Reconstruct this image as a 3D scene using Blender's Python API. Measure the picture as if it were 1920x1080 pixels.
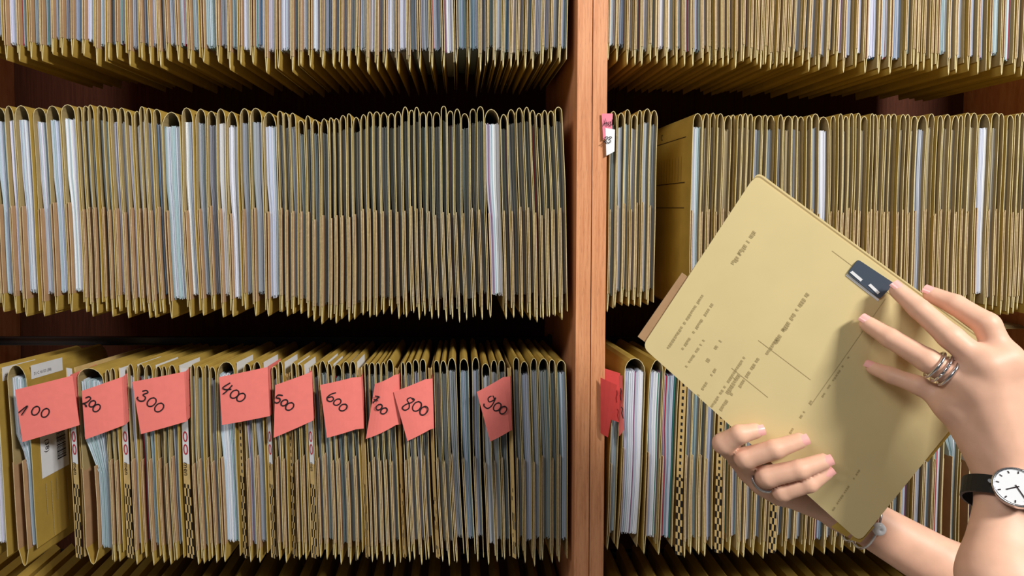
import bpy, math, random
import numpy as np
from mathutils import Vector, Matrix
random.seed(7)
RND = random.Random(11)
for o in list(bpy.data.objects): bpy.data.objects.remove(o)
scene = bpy.context.scene
COL = scene.collection

# ------------------------------------------------------------------ camera
F = 1200.0; CX = 860.0; CY = 432.0; PITCH = math.radians(2.0); CAMD = 1.10
cd = bpy.data.cameras.new('camera'); cam = bpy.data.objects.new('camera', cd); COL.objects.link(cam)
cam.location = (0, -CAMD, 0); cam.rotation_euler = (math.pi/2 - PITCH, 0, 0)
cd.sensor_width = 36.0; cd.lens = F/1920*36
cd.shift_x = (960-CX)/1920; cd.shift_y = (CY-540)/1920
cd.clip_start = 0.02
scene.camera = cam
FWD = Vector((0, math.cos(PITCH), -math.sin(PITCH))); UP = Vector((0, math.sin(PITCH), math.cos(PITCH)))
CAM = Vector((0, -CAMD, 0))
def ray(px, py): return Vector((1, 0, 0))*((px-CX)/F) + UP*((CY-py)/F) + FWD
def W(px, py, y=0.0):
    d = ray(px, py); return CAM + d*((y+CAMD)/d.y)
def on_plane(px, py, p0, n):
    d = ray(px, py); return CAM + d*((p0-CAM).dot(n)/d.dot(n))

# ------------------------------------------------------------------ light
wd = bpy.data.worlds.new('world'); scene.world = wd; wd.use_nodes = True
wd.node_tree.nodes['Background'].inputs[0].default_value = (0.93, 0.96, 1.0, 1)
wd.node_tree.nodes['Background'].inputs[1].default_value = 0.07
def area(name, loc, target, sx, sy, power, col=(1, 0.97, 0.92)):
    l = bpy.data.lights.new(name, 'AREA'); l.shape = 'RECTANGLE'; l.size = sx; l.size_y = sy; l.energy = power; l.color = col
    o = bpy.data.objects.new(name, l); COL.objects.link(o); o.location = loc
    o.rotation_euler = (Vector(target)-Vector(loc)).to_track_quat('-Z', 'Y').to_euler()
    return o
area('ceiling_lamp', (1.55, -1.95, 1.30), (0.45, -0.2, -0.1), 0.5, 0.3, 84)
area('ceiling_lamp', (-1.15, -1.65, 1.30), (-0.6, -0.1, -0.1), 1.2, 0.4, 27)
vs = scene.view_settings
vs.view_transform = 'Standard'; vs.look = 'None'; vs.gamma = 1.0; vs.use_curve_mapping = False
vs.exposure = 0.0

# ------------------------------------------------------------------ materials
def srgb(r, g, b):
    f = lambda c: (c/255/12.92) if c/255 <= .04045 else ((c/255+.055)/1.055)**2.4
    return (f(r), f(g), f(b), 1)
def mat(name, col, rough=0.7, metal=0.0, noise=0.0, nscale=60.0, bump=0.0, spec=0.3, stretch=(1, 1, 1), sss=0):
    m = bpy.data.materials.new(name); m.use_nodes = True
    nt = m.node_tree; b = nt.nodes['Principled BSDF']
    b.inputs['Base Color'].default_value = col; b.inputs['Roughness'].default_value = rough
    b.inputs['Metallic'].default_value = metal; b.inputs['Specular IOR Level'].default_value = spec
    if sss:
        b.inputs['Subsurface Weight'].default_value = sss; b.inputs['Subsurface Radius'].default_value = (.008, .003, .0015)
        b.inputs['Subsurface Scale'].default_value = 1.0
    if noise or bump:
        tc = nt.nodes.new('ShaderNodeTexCoord'); mp = nt.nodes.new('ShaderNodeMapping'); mp.inputs['Scale'].default_value = stretch
        nz = nt.nodes.new('ShaderNodeTexNoise'); nz.inputs['Scale'].default_value = nscale; nz.inputs['Detail'].default_value = 5
        nt.links.new(tc.outputs['Object'], mp.inputs[0]); nt.links.new(mp.outputs[0], nz.inputs['Vector'])
        if noise:
            mx = nt.nodes.new('ShaderNodeMix'); mx.data_type = 'RGBA'; mx.blend_type = 'MULTIPLY'
            mr = nt.nodes.new('ShaderNodeMapRange'); mr.inputs[1].default_value = .3; mr.inputs[2].default_value = .7
            mr.inputs[3].default_value = 1-noise; mr.inputs[4].default_value = 1.0
            nt.links.new(nz.outputs[0], mr.inputs[0]); mx.inputs[0].default_value = 1
            mx.inputs[6].default_value = col; nt.links.new(mr.outputs[0], mx.inputs[7]); nt.links.new(mx.outputs[2], b.inputs['Base Color'])
        if bump:
            bp = nt.nodes.new('ShaderNodeBump'); bp.inputs['Strength'].default_value = bump; bp.inputs['Distance'].default_value = .002
            nt.links.new(nz.outputs[0], bp.inputs['Height']); nt.links.new(bp.outputs[0], b.inputs['Normal'])
    return m
def attr_mat(name, rough=.75):
    m = bpy.data.materials.new(name); m.use_nodes = True; nt = m.node_tree; b = nt.nodes['Principled BSDF']
    a = nt.nodes.new('ShaderNodeAttribute'); a.attribute_name = 'sheet'
    nt.links.new(a.outputs['Color'], b.inputs['Base Color']); b.inputs['Roughness'].default_value = rough
    b.inputs['Specular IOR Level'].default_value = .2
    return m
M = {}
M['yellow'] = mat('buff_yellow_card', srgb(184, 152, 70), noise=.18, nscale=25)
M['tan'] = mat('buff_card_inside', srgb(172, 150, 104), noise=.15, nscale=30)
M['edge'] = mat('cut_card_edge', srgb(224, 208, 156), noise=.25, nscale=220)
M['brown'] = mat('brown_kraft_pocket', srgb(184, 146, 108), noise=.15, nscale=40)
M['bedge'] = mat('cut_kraft_edge', srgb(214, 190, 146), noise=.25, nscale=220)
M['orange'] = mat('orange_card', srgb(222, 160, 40), noise=.1)
M['paper'] = attr_mat('paper_sheets')
M['white'] = mat('white_sticker', srgb(232, 234, 238), noise=.04)
M['red'] = mat('red_tag_paper', srgb(240, 128, 120), noise=.06, nscale=90, rough=.8)
M['dred'] = mat('deep_red_card', srgb(205, 70, 66), noise=.08, nscale=90, rough=.8)
M['pink'] = mat('pink_tag', srgb(232, 130, 150), noise=.05)
M['ink'] = mat('black_ink', srgb(38, 26, 30), rough=.6)
M['redink'] = mat('red_ink', srgb(190, 40, 60), rough=.6)
M['print'] = mat('grey_print', srgb(176, 158, 112), rough=.8)
M['kraft'] = mat('corrugated_kraft', srgb(214, 184, 124), noise=.15, nscale=90)
M['black'] = mat('black_print', srgb(28, 25, 24), rough=.7)
M['metal'] = mat('dark_rail_metal', srgb(62, 62, 64), rough=.38, metal=.7)
M['silver'] = mat('silver', srgb(215, 215, 220), rough=.2, metal=1.0)
M['staple'] = mat('staple_wire', srgb(120, 60, 60), rough=.4, metal=.6)
M['clip'] = mat('blue_grey_clip', srgb(74, 84, 98), rough=.4)
M['skin'] = mat('skin', srgb(232, 184, 158), rough=.5, noise=.14, nscale=45, bump=.12, spec=.35, sss=.12)
M['nail'] = mat('fingernail', srgb(240, 176, 170), rough=.25, spec=.5)
M['strap'] = mat('black_leather', srgb(24, 24, 26), rough=.5, bump=.2, nscale=300)
M['dial'] = mat('watch_dial', srgb(225, 228, 232), rough=.25)
M['heldcard'] = mat('held_folder_card', srgb(222, 203, 150), noise=.07, nscale=14, rough=.65)
M['floor'] = mat('grey_floor', srgb(150, 146, 138), noise=.1, nscale=8)
def wood(name, c1, c2):
    m = bpy.data.materials.new(name); m.use_nodes = True; nt = m.node_tree; b = nt.nodes['Principled BSDF']
    tc = nt.nodes.new('ShaderNodeTexCoord'); mp = nt.nodes.new('ShaderNodeMapping'); mp.inputs['Scale'].default_value = (260, 60, 9)
    nz = nt.nodes.new('ShaderNodeTexNoise'); nz.inputs['Scale'].default_value = 1.0; nz.inputs['Detail'].default_value = 6; nz.inputs['Roughness'].default_value = .65
    mp2 = nt.nodes.new('ShaderNodeMapping'); mp2.inputs['Scale'].default_value = (900, 900, 70)
    n2 = nt.nodes.new('ShaderNodeTexNoise'); n2.inputs['Scale'].default_value = 1.0; n2.inputs['Detail'].default_value = 2
    cr = nt.nodes.new('ShaderNodeValToRGB'); cr.color_ramp.elements[0].position = .33; cr.color_ramp.elements[1].position = .62
    cr.color_ramp.elements[0].color = c1; cr.color_ramp.elements[1].color = c2
    r2 = nt.nodes.new('ShaderNodeMapRange'); r2.inputs[1].default_value = .3; r2.inputs[2].default_value = .45; r2.inputs[3].default_value = .8; r2.inputs[4].default_value = 1
    mx = nt.nodes.new('ShaderNodeMix'); mx.data_type = 'RGBA'; mx.blend_type = 'MULTIPLY'; mx.inputs[0].default_value = 1
    nt.links.new(tc.outputs['Object'], mp.inputs[0]); nt.links.new(mp.outputs[0], nz.inputs['Vector']); nt.links.new(nz.outputs[0], cr.inputs[0])
    nt.links.new(tc.outputs['Object'], mp2.inputs[0]); nt.links.new(mp2.outputs[0], n2.inputs['Vector']); nt.links.new(n2.outputs[0], r2.inputs[0])
    nt.links.new(cr.outputs[0], mx.inputs[6]); nt.links.new(r2.outputs[0], mx.inputs[7]); nt.links.new(mx.outputs[2], b.inputs['Base Color'])
    b.inputs['Roughness'].default_value = .45; b.inputs['Specular IOR Level'].default_value = .3
    if 'back' in name: b.inputs['Roughness'].default_value = .8; b.inputs['Specular IOR Level'].default_value = .1
    return m
M['beech'] = wood('beech_veneer', srgb(196, 128, 86), srgb(220, 156, 112))
M['darkwood'] = wood('brown_back_panel', srgb(64, 34, 23), srgb(80, 44, 30))

# ------------------------------------------------------------------ mesh helpers
class MB:
    def __init__(s): s.v = []; s.f = []; s.m = []; s.c = []
    def add(s, vs, fs, mi=0, col=None):
        b = len(s.v); s.v += [tuple(v) for v in vs]
        for f in fs: s.f.append([b+i for i in f]); s.m.append(mi); s.c.append(col)
    def box(s, x0, x1, y0, y1, z0, z1, mi=0):
        vs = [(x, y, z) for x in (x0, x1) for y in (y0, y1) for z in (z0, z1)]
        s.add(vs, [(0, 1, 3, 2), (4, 6, 7, 5), (0, 4, 5, 1), (2, 3, 7, 6), (0, 2, 6, 4), (1, 5, 7, 3)], mi)
    def build(s, name, mats, parent=None, origin=None, smooth=False):
        me = bpy.data.meshes.new(name); org = Vector(origin) if origin is not None else Vector((0, 0, 0))
        me.from_pydata([(v[0]-org.x, v[1]-org.y, v[2]-org.z) for v in s.v], [], s.f)
        for m in (mats if isinstance(mats, (list, tuple)) else [mats]): me.materials.append(m)
        me.polygons.foreach_set('material_index', s.m)
        if any(c is not None for c in s.c):
            a = me.color_attributes.new('sheet', 'FLOAT_COLOR', 'CORNER'); arr = []
            for f, c in zip(s.f, s.c):
                c = c or (.8, .8, .8); arr += [c[0], c[1], c[2], 1.0]*len(f)
            a.data.foreach_set('color', arr)
        if smooth: me.polygons.foreach_set('use_smooth', [True]*len(me.polygons))
        me.update()
        o = bpy.data.objects.new(name, me); COL.objects.link(o)
        if parent is not None: o.parent = parent      # children keep coordinates local to the parent's base
        elif origin is not None: o.location = org
        return o
def tag(o, label, cat, group=None):
    o['label'] = label; o['category'] = cat
    if group: o['group'] = group
    return o
def empty(name, loc):
    o = bpy.data.objects.new(name, None); o.empty_display_size = .02; COL.objects.link(o); o.location = loc; return o
def part(mb, name, mats, root, label=None, smooth=False):
    o = mb.build(name, mats, root, origin=root['_o'] if '_o' in root else root.location, smooth=smooth)
    if label: o['label'] = label
    return o
def struct(o): o['kind'] = 'structure'; return o

def sheet_sweep(mb, pts, th, y0, y1, mo, mi, me, drop=0.0, yaw=0.0):
    """a bent card: profile pts in (x, z), swept from y0 to y1; outer / inner / cut-edge materials"""
    n = len(pts); L = []; R = []
    for i, p in enumerate(pts):
        a = pts[max(i-1, 0)]; b = pts[min(i+1, n-1)]
        dx, dz = b[0]-a[0], b[1]-a[1]; l = math.hypot(dx, dz) or 1
        nx, nz = -dz/l*th/2, dx/l*th/2
        L.append((p[0]+nx, p[1]+nz)); R.append((p[0]-nx, p[1]-nz))
    b = len(mb.v)
    for q in (L, R):
        mb.v += [(x, y0, z) for x, z in q]
        mb.v += [(x+yaw, y1, z-drop) for x, z in q]
    def fc(f, m): mb.f.append([b+i for i in f]); mb.m.append(m); mb.c.append(None)
    for i in range(n-1):
        fc((i, i+1, n+i+1, n+i), mo); fc((2*n+i, 3*n+i, 3*n+i+1, 2*n+i+1), mi)
        fc((i, 2*n+i, 2*n+i+1, i+1), me); fc((n+i, n+i+1, 3*n+i+1, 3*n+i), me)
    for i in (0, n-1): fc((i, n+i, 3*n+i, 2*n+i), me)

# sheet colours (linear)
PAL = {
 'white': [(.70, .74, .86), (.80, .82, .90), (.62, .68, .80), (.74, .74, .90), (.55, .66, .72), (.82, .84, .86)],
 'grey':  [(.42, .46, .53), (.50, .53, .58), (.36, .42, .46), (.46, .48, .56), (.34, .42, .42), (.56, .60, .66)],
 'teal':  [(.23, .29, .30), (.28, .32, .34), (.18, .25, .27), (.30, .33, .36), (.24, .27, .27), (.33, .33, .30), (.36, .41, .46)],  # own teal grey, darkened in colour to stand for shaded cover interiors
 'mint':  [(.50, .63, .66), (.58, .70, .74), (.68, .74, .82), (.44, .56, .60), (.74, .78, .86)],
 'tan':   [(.40, .33, .20), (.46, .40, .27), (.36, .32, .24), (.44, .42, .36)],
 'blue':  [(.30, .40, .55), (.45, .50, .62), (.24, .34, .42), (.52, .56, .68), (.35, .50, .55), (.60, .64, .74)],
}
ACC = [(.45, .02, .05), (.10, .26, .50), (.06, .28, .22), (.30, .10, .22)]
def papers(mb, xu, x0, x1, zh, zt, zb, tone, bend, y0, rec, D, drop, accent=.03, step=.0011):
    n = max(2, int((x1-xu)/step)); K = 10
    def lf(z):
        t = min(max((z-(zh-.004))/.05, 0), 1); t = t*t*(3-2*t); return x0+(xu-x0)*t
    pal = PAL[tone]; prev = None; col = RND.choice(pal); yy = rec
    tz = zt; bz = zb
    for i in range(n):
        if RND.random() < .55:
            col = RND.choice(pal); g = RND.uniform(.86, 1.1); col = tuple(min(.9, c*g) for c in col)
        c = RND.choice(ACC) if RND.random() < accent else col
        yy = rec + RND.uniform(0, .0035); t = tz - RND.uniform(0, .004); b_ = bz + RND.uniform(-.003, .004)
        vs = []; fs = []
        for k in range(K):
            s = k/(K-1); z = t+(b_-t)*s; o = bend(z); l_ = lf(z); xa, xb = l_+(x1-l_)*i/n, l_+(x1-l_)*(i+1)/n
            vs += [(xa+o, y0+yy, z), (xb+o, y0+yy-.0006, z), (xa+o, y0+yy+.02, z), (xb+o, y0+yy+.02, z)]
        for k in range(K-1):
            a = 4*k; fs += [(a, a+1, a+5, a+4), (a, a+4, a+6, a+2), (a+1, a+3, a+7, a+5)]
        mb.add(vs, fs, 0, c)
    # the body of the stack behind its ragged front edges
    o1, o2 = bend(zt), bend(zb)
    for (s0, s1) in ((0, .25), (.25, .5), (.5, .75), (.75, 1)):
        za, zc = zt-.004+(zb+.004-zt+.004)*s0, zt-.004+(zb+.004-zt+.004)*s1
        oa, oc = bend(za), bend(zc)
        q = [(lf(za)+oa+.0003, za), (x1+oa-.0003, za), (x1+oc-.0003, zc), (lf(zc)+oc+.0003, zc)]
        vs = [(x, y0+rec+.006, z) for x, z in q]+[(x, y0+D-.02, z-drop) for x, z in q]
        mb.add(vs, [(0, 1, 5, 4), (3, 7, 6, 2), (0, 4, 7, 3), (1, 2, 6, 5), (4, 5, 6, 7)], 0, pal[0])

FMATS = None
def hanging_file(xl, xr, zt, zb, label, group, tone='white', rec=.006, lean=0.0, bow=0.0, D=.255, drop=0.0, pw=None,
                 fill=1.0, accent=.03, edge_col='edge', half=.49, orange=False, sticker=None, th=.0009, paper_top=.022, yaw=0.0, rightlen=1.0):
    w = xr-xl; H = zt-zb
    y0 = RND.uniform(-.004, .004)
    ph = xl*27.0
    def bend(z):
        s = (zt-z)/H
        return lean*(s-.5) + bow*math.sin(math.pi*min(max(s, 0), 1)) + .0004*math.sin(9*s+ph)
    base = Vector(((xl+xr)/2+bend(zb), y0, zb))
    root = empty('hanging_file', base); root['_o'] = base
    if pw is None: pw = min(max(w*.18, .0023), .0042)
    zh = zt-H*(half+RND.uniform(-.015, .015))
    # cover: right leg, arch, left leg down to the pocket
    a = min(max(w*RND.uniform(.8, 1.7), .009), .026); shp = RND.uniform(.75, 1.25)
    pts = []
    rb = zb+H*(1-rightlen)+RND.uniform(.004, .020)
    nleg = 7
    fl = RND.uniform(.0, .0004)
    for k in range(nleg):
        z = rb+(zt-a-rb)*k/(nleg-1); pts.append((xr+bend(z)-fl*(1-k/(nleg-1)), z))
    xm = (xl+xr)/2; skew = RND.uniform(-.06, .06)*w
    for k in range(1, 8):
        t = math.pi*k/8; z = zt-a+a*math.sin(t)**shp
        pts.append((xm+w/2*math.cos(t)+skew*math.sin(t)+bend(z), z))
    for k in range(nleg):
        z = zt-a+(zh-.006-zt+a)*k/(nleg-1); pts.append((xl+bend(z), z))
    pts = [(x, z) for x, z in pts]
    mb = MB(); sheet_sweep(mb, pts[::-1], th, y0, y0+D, 1 if not orange else 3, 0, 2, drop, yaw)
    # outer is the left-hand normal of the reversed profile -> swap so the outside is yellow
    for i, m_ in enumerate(mb.m):
        if m_ == 0: mb.m[i] = 1
        elif m_ == 1: mb.m[i] = 0
    part(mb, 'cover', [M['yellow'], M['tan'], M[edge_col], M['orange']], root)
    # pocket: folded up at the bottom
    vz = zb+RND.uniform(.024, .032)
    pk = [(xl-.0002+bend(zh), zh), (xl+bend((zh+vz)/2), (zh+vz)/2), (xl+bend(vz), vz)]
    tip = [(xl+pw*.32+bend(zb), zb+.004), (xl+pw*.5+bend(zb), zb), (xl+pw*.68+bend(zb), zb+.004)]
    pr = [(xl+pw+bend(vz), vz), (xl+pw*1.0+bend((zh+vz)/2), (zh+vz)/2), (xl+pw*.96+bend(zh), zh+.003)]
    mb = MB()
    sheet_sweep(mb, pk, .0012, y0-.001, y0+D, 0, 4, 1, drop, yaw)
    sheet_sweep(mb, pr, .0012, y0-.001, y0+D, 0, 0, 1, drop, yaw)
    sheet_sweep(mb, [pk[-1]]+tip+[pr[0]], .0010, y0, y0+D, 2, 2, 3, drop, yaw)
    part(mb, 'pocket', [M['brown'], M['bedge'], M['yellow'], M['edge'], M['yellow']], root)
    # papers
    p0 = xl+pw+.0009; p1 = xr-.0008
    p1 = p0+(p1-p0)*fill; pu = xl+.0011
    if p1-p0 > .0015:
        mb = MB(); papers(mb, pu, p0, p1, zh, zt-paper_top, zt-paper_top-min(.297, H-.05), tone, bend, y0, rec, D, drop, accent)
        part(mb, 'paper_stack', [M['paper']], root)
    if sticker:
        y1, y2, h1, h2, txt = sticker
        mb = MB(); xs = xr+th*.6
        def at(yy, zz): return (xs+.0004+bend(zt-zz)+yaw*(yy/D), y0+yy, zt-zz-drop*yy/D)
        q = [at(y1, h1), at(y2, h1), at(y2, h2), at(y1, h2)]
        mb.add(q+[(x-.0003, y, z) for x, y, z in q], [(0, 1, 2, 3), (4, 7, 6, 5), (0, 4, 5, 1), (1, 5, 6, 2), (2, 6, 7, 3), (3, 7, 4, 0)])
        st = part(mb, 'label_sticker', [M['white']], root, 'white paper label sticker')
        if txt:
            tv, tf = text2d(txt, .0075)
            mb = MB(); mb.add([tuple(Vector(at(y1+.006+u, h2-.006-v))+Vector((.0004, 0, 0))) for u, v in tv], tf)
            mb.build('printed_text', [M['ink']], st, origin=base)
    if '_o' in root: del root['_o']
    return tag(root, label, 'file folder', group), bend, y0

def text2d(txt, size):
    c = bpy.data.curves.new('t', 'FONT'); c.body = txt; c.size = size; c.resolution_u = 2
    o = bpy.data.objects.new('t', c); COL.objects.link(o)
    me = bpy.data.meshes.new_from_object(o)
    v = [(q.co.x, q.co.y) for q in me.vertices]; f = [list(p.vertices) for p in me.polygons]
    bpy.data.objects.remove(o); bpy.data.curves.remove(c); bpy.data.meshes.remove(me)
    return v, f

# ------------------------------------------------------------------ structure
ZTOP, ZBOT = .72, -1.40
def board(name, x0, x1, y0, y1, z0, z1, m):
    mb = MB(); mb.box(x0, x1, y0, y1, z0, z1); return struct(mb.build(name, [M[m]], origin=((x0+x1)/2, (y0+y1)/2, z0)))
yf = -.012
PX = [W(p, 540, yf).x for p in (1080, 1107.2, 1109, 1135.5)]
board('wall_upright_one', PX[0], PX[1], yf, .38, ZBOT, ZTOP, 'beech')
board('wall_upright_two', PX[2], PX[3], yf, .38, ZBOT, ZTOP, 'beech')
XL0 = -1.02; XR1 = 1.16
board('wall_end_one', XL0-.024, XL0, yf, .38, ZBOT, ZTOP, 'beech')
board('wall_end_two', XR1, XR1+.024, yf, .38, ZBOT, ZTOP, 'beech')
board('wall_back', XL0-.024, XR1+.024, .381, .392, ZBOT, ZTOP, 'darkwood')
board('ceiling_light_block', XL0-.024, XR1+.024, yf, .392, ZTOP+.0005, ZTOP+.024, 'beech')  # unseen cabinet top, added to block light from above
mb = MB(); mb.box(-4, 4, -4, 2, ZBOT-.05, ZBOT-.001); struct(mb.build('floor', [M['floor']], origin=(0, 0, ZBOT-.05)))

# hanging rails
def rail(x0, x1, py, y, label):
    z = W(860, py, y).z
    b = Vector(((x0+x1)/2, y, z-.012)); root = empty('hanging_rail', b); root['_o'] = b
    mb = MB(); mb.box(x0, x1, y, y+.004, z-.012, z+.002); mb.box(x0, x1, y-.010, y+.004, z+.002, z+.0035); mb.box(x0, x1, y-.010, y+.0, z-.0135, z-.012)
    part(mb, 'channel', [M['metal']], root)
    for x in (x0+.003, x1-.003):
        mb = MB(); mb.box(x-.003, x+.003, y-.014, y+.006, z-.018, z+.008); part(mb, 'end_bracket', [M['metal']], root)
    del root['_o']
    tag(root, label, 'rail')
LX0, LX1 = XL0+.001, PX[0]-.001; RX0, RX1 = PX[3]+.001, XR1-.001
rail(LX0, LX1, 634, .275, 'dark metal rail above the files with the red number tags')
rail(RX0, RX1, 634, .275, 'dark metal rail right above the file with the folded red tag')
rail(LX0, LX1, 1034, .275, 'dark metal rail under the files with the red number tags')
rail(RX0, RX1, 1034, .275, 'dark metal rail under the files behind the gripping fingers')

# ------------------------------------------------------------------ rows of files
HUND = ['one', 'two', 'three', 'four', 'five', 'six', 'seven', 'eight', 'nine']
TAGX = [95, 195, 300, 460, 550, 635, 720, 775, 930]; DIVX = [143, 238, 352, 507, 583, 682, 752, 814, 960]
def where(code, x):
    near = HUND[min(range(9), key=lambda i: abs(TAGX[i]-x))]
    if code == 'TL': return 'in top row, straight over tag %s hundred' % near
    if code == 'ML': return 'in middle row over tag %s hundred' % near
    if code == 'BL':
        k = sum(1 for d in DIVX if x > d)
        return 'before tag one hundred' if k == 0 else ('between tag nine hundred and the upright' if k == 9 else 'between dividers %s and %s hundred' % (HUND[k-1], HUND[k]))
    if code == 'MR': return 'beside the pink tag' if x < 1240 else ('between gap and broad white stack' if x < 1540 else ('between the two white stacks' if x < 1830 else 'past the curled white stack'))
    if code == 'TR': return 'in top row over the ' + ('pink tag' if x < 1260 else ('held folder corner' if x < 1530 else ('filing clip' if x < 1720 else 'raised hand')))
    return 'low row, ' + ('next to the overstuffed file' if x < 1275 else ('between check-printed strips' if x < 1455 else ('behind the gripping hand' if x < 1690 else 'behind the watch arm')))
KIND = {'white': 'buff file packed with white paper', 'grey': 'buff file with greyish paper',
        'teal': 'worn buff file with shade-darkened grey sheets', 'mint': 'buff file with pale blue-green paper',
        'tan': 'slim buff file showing mostly card', 'blue': 'buff file with bluish mixed paper'}
LEAN = {'TL': [(0, .002), (1066, -.002)], 'TR': [(1140, -.001), (1920, -.004)],
        'ML': [(0, .010), (300, .010), (540, .002), (600, -.001), (760, .005), (1000, .012), (1060, .012)],
        'MR': [(1140, -.003), (1920, -.003)], 'BL': [(0, .012), (200, .010), (400, .008), (700, .012), (850, .014), (960, .010), (1066, .003)], 'BR': [(1140, -.006), (1920, -.004)]}
def lerp(tab, x):
    if x <= tab[0][0]: return tab[0][1]
    for (a, va), (b, vb) in zip(tab, tab[1:]):
        if x <= b: return va+(vb-va)*(x-a)/(b-a)
    return tab[-1][1]
COUNT = {}
def row(code, zones, top, bot, **kw):
    """zones: (px start, px end, mean width, tones) along the row; top / bot: tables px -> py on the front plane"""
    for (a, b, mw, tones, opt) in zones:
        n = max(1, round((b-a)/mw)); ws = [RND.uniform(.75, 1.3) for _ in range(n)]; s = sum(ws); x = a
        for w_ in ws:
            w = w_/s*(b-a); tone = RND.choice(tones)
            o = dict(kw); o.update(opt)
            jt = o.pop('jt', 4); jb = o.pop('jb', 6)
            pt = lerp(top, x)+RND.uniform(-jt, jt); pb = lerp(bot, x)+RND.uniform(-jb, jb)
            pm = (pt+pb)/2
            xl = W(x+1.0, pm, 0).x; xr = W(x+w-1.4, pm, 0).x
            lab = o.pop('label', None); kind = KIND[tone]
            if o.get('orange'): kind = 'buff hanging file with a bright orange cover'
            lean = o.pop('lean', 0)+lerp(LEAN[code], x); bow = o.pop('bow', 0)+.0020*math.sin(x/75.0)
            ln = lab or (kind+' '+where(code, x))
            hanging_file(xl, xr, W(x, pt, 0).z, W(x, pb, 0).z, ln, ('files '+where(code, x)+', '+tone) if not lab else None, tone=tone, lean=lean, bow=bow, **o)
            COUNT[code] = COUNT.get(code, 0)+1
            x += w
# top row, tagged bay
row('TL', [(-40, 130, 22, ['blue', 'grey', 'white'], {}), (130, 330, 21, ['grey', 'white', 'blue'], {}), (330, 545, 24, ['white', 'white', 'grey', 'mint'], {}),
           (545, 720, 17, ['white', 'blue', 'grey'], {}), (720, 900, 23, ['white', 'grey', 'blue'], {}), (900, 1066, 15.5, ['grey', 'white', 'blue'], {})],
    [(0, -275), (1066, -262)], [(0, 104), (150, 113), (540, 130), (1066, 124)], accent=.05, jb=9)
# middle row, tagged bay
row('ML', [(-46, 20, 33, ['white'], {}), (20, 150, 26, ['white'], {}), (150, 312, 14, ['grey', 'white', 'mint', 'grey'], {'accent': .01}),
           (312, 348, 36, ['mint'], {}), (348, 495, 21, ['grey', 'white'], {}), (495, 522, 27, ['white'], {}), (522, 600, 13.5, ['grey', 'teal'], {}),
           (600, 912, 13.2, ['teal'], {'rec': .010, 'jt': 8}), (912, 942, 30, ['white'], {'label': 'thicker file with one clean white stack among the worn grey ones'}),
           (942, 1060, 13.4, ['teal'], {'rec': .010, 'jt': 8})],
    [(0, 200), (140, 198), (300, 206), (520, 206), (560, 222), (620, 216), (760, 206), (1066, 208)],
    [(0, 586), (250, 590), (540, 588), (600, 606), (720, 590), (900, 600), (1066, 598)], accent=.015, jb=7, jt=5)
# middle row, second bay
row('MR', [(1139, 1232, 13.5, ['grey', 'teal', 'mint'], {'jt': 7}), (1296, 1316, 20, ['mint'], {'label': 'file with pale blue paper whose printed side faces the gap'}), (1316, 1531, 12.6, ['tan', 'tan', 'grey'], {}),
           (1531, 1554, 23, ['white'], {'label': 'file with a broad white stack right above the held folder'}), (1554, 1716, 12, ['tan'], {}), (1716, 1736, 20, ['grey'], {}), (1736, 1800, 12.5, ['tan'], {}),
           (1800, 1828, 14, ['tan', 'grey'], {}), (1828, 1852, 24, ['white'], {'label': 'file with a curled white stack above the raised thumb'}), (1852, 1975, 12.5, ['tan', 'tan', 'grey'], {})],
    [(1139, 208), (1230, 210), (1300, 214), (1500, 216), (1920, 214)], [(1139, 578), (1230, 578), (1300, 590), (1920, 586)], accent=.01, jb=6, jt=3)
# top row, second bay
row('TR', [(1140, 1320, 17, ['blue', 'white', 'white', 'grey'], {}), (1320, 1480, 11.5, ['tan', 'tan', 'grey', 'white'], {}), (1480, 1570, 14, ['tan', 'white', 'grey'], {}),
           (1570, 1700, 21, ['white', 'white', 'mint', 'blue'], {}), (1700, 1760, 13, ['tan', 'grey'], {}), (1760, 1975, 19, ['white', 'mint', 'blue', 'tan'], {})],
    [(1140, -262), (1920, -245)], [(1140, 116), (1320, 120), (1480, 126), (1920, 138)], accent=.06, jb=8)
# low row with the number tags
BT = [(0, 690), (80, 684), (160, 690), (300, 684), (520, 682), (800, 676), (1066, 676)]; BB = [(0, 1060), (150, 1056), (400, 1052), (1066, 1056)]
BK = dict(accent=.02, drop=.018, jb=7, jt=5)
def stick(t=None): return (.012, .100, .003, .027, t)
def one(code, a, b, tone, label, pt, pb, **o):
    pm = (pt+pb)/2
    COUNT[code] = COUNT.get(code, 0)+1
    return hanging_file(W(a, pm, 0).x, W(b, pm, 0).x, W(a, pt, 0).z, W(b, pb, 0).z, label, None, tone=tone, **o)
one('BL', -30, 5, 'white', 'buff file with white stack and label beside the end of the tagged row', 688, 1050, drop=.018, sticker=stick('31 C 40/23 (38)'), lean=.012)
special, sbend, sy0 = one('BL', 27, 62, 'mint', 'broad-faced buff file with barcode sticker behind the 100 tag', 684, 1060, drop=.018, sticker=stick('31 C 41/23 (38)'), lean=.014, pw=.017, rightlen=.95, fill=.98)
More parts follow.
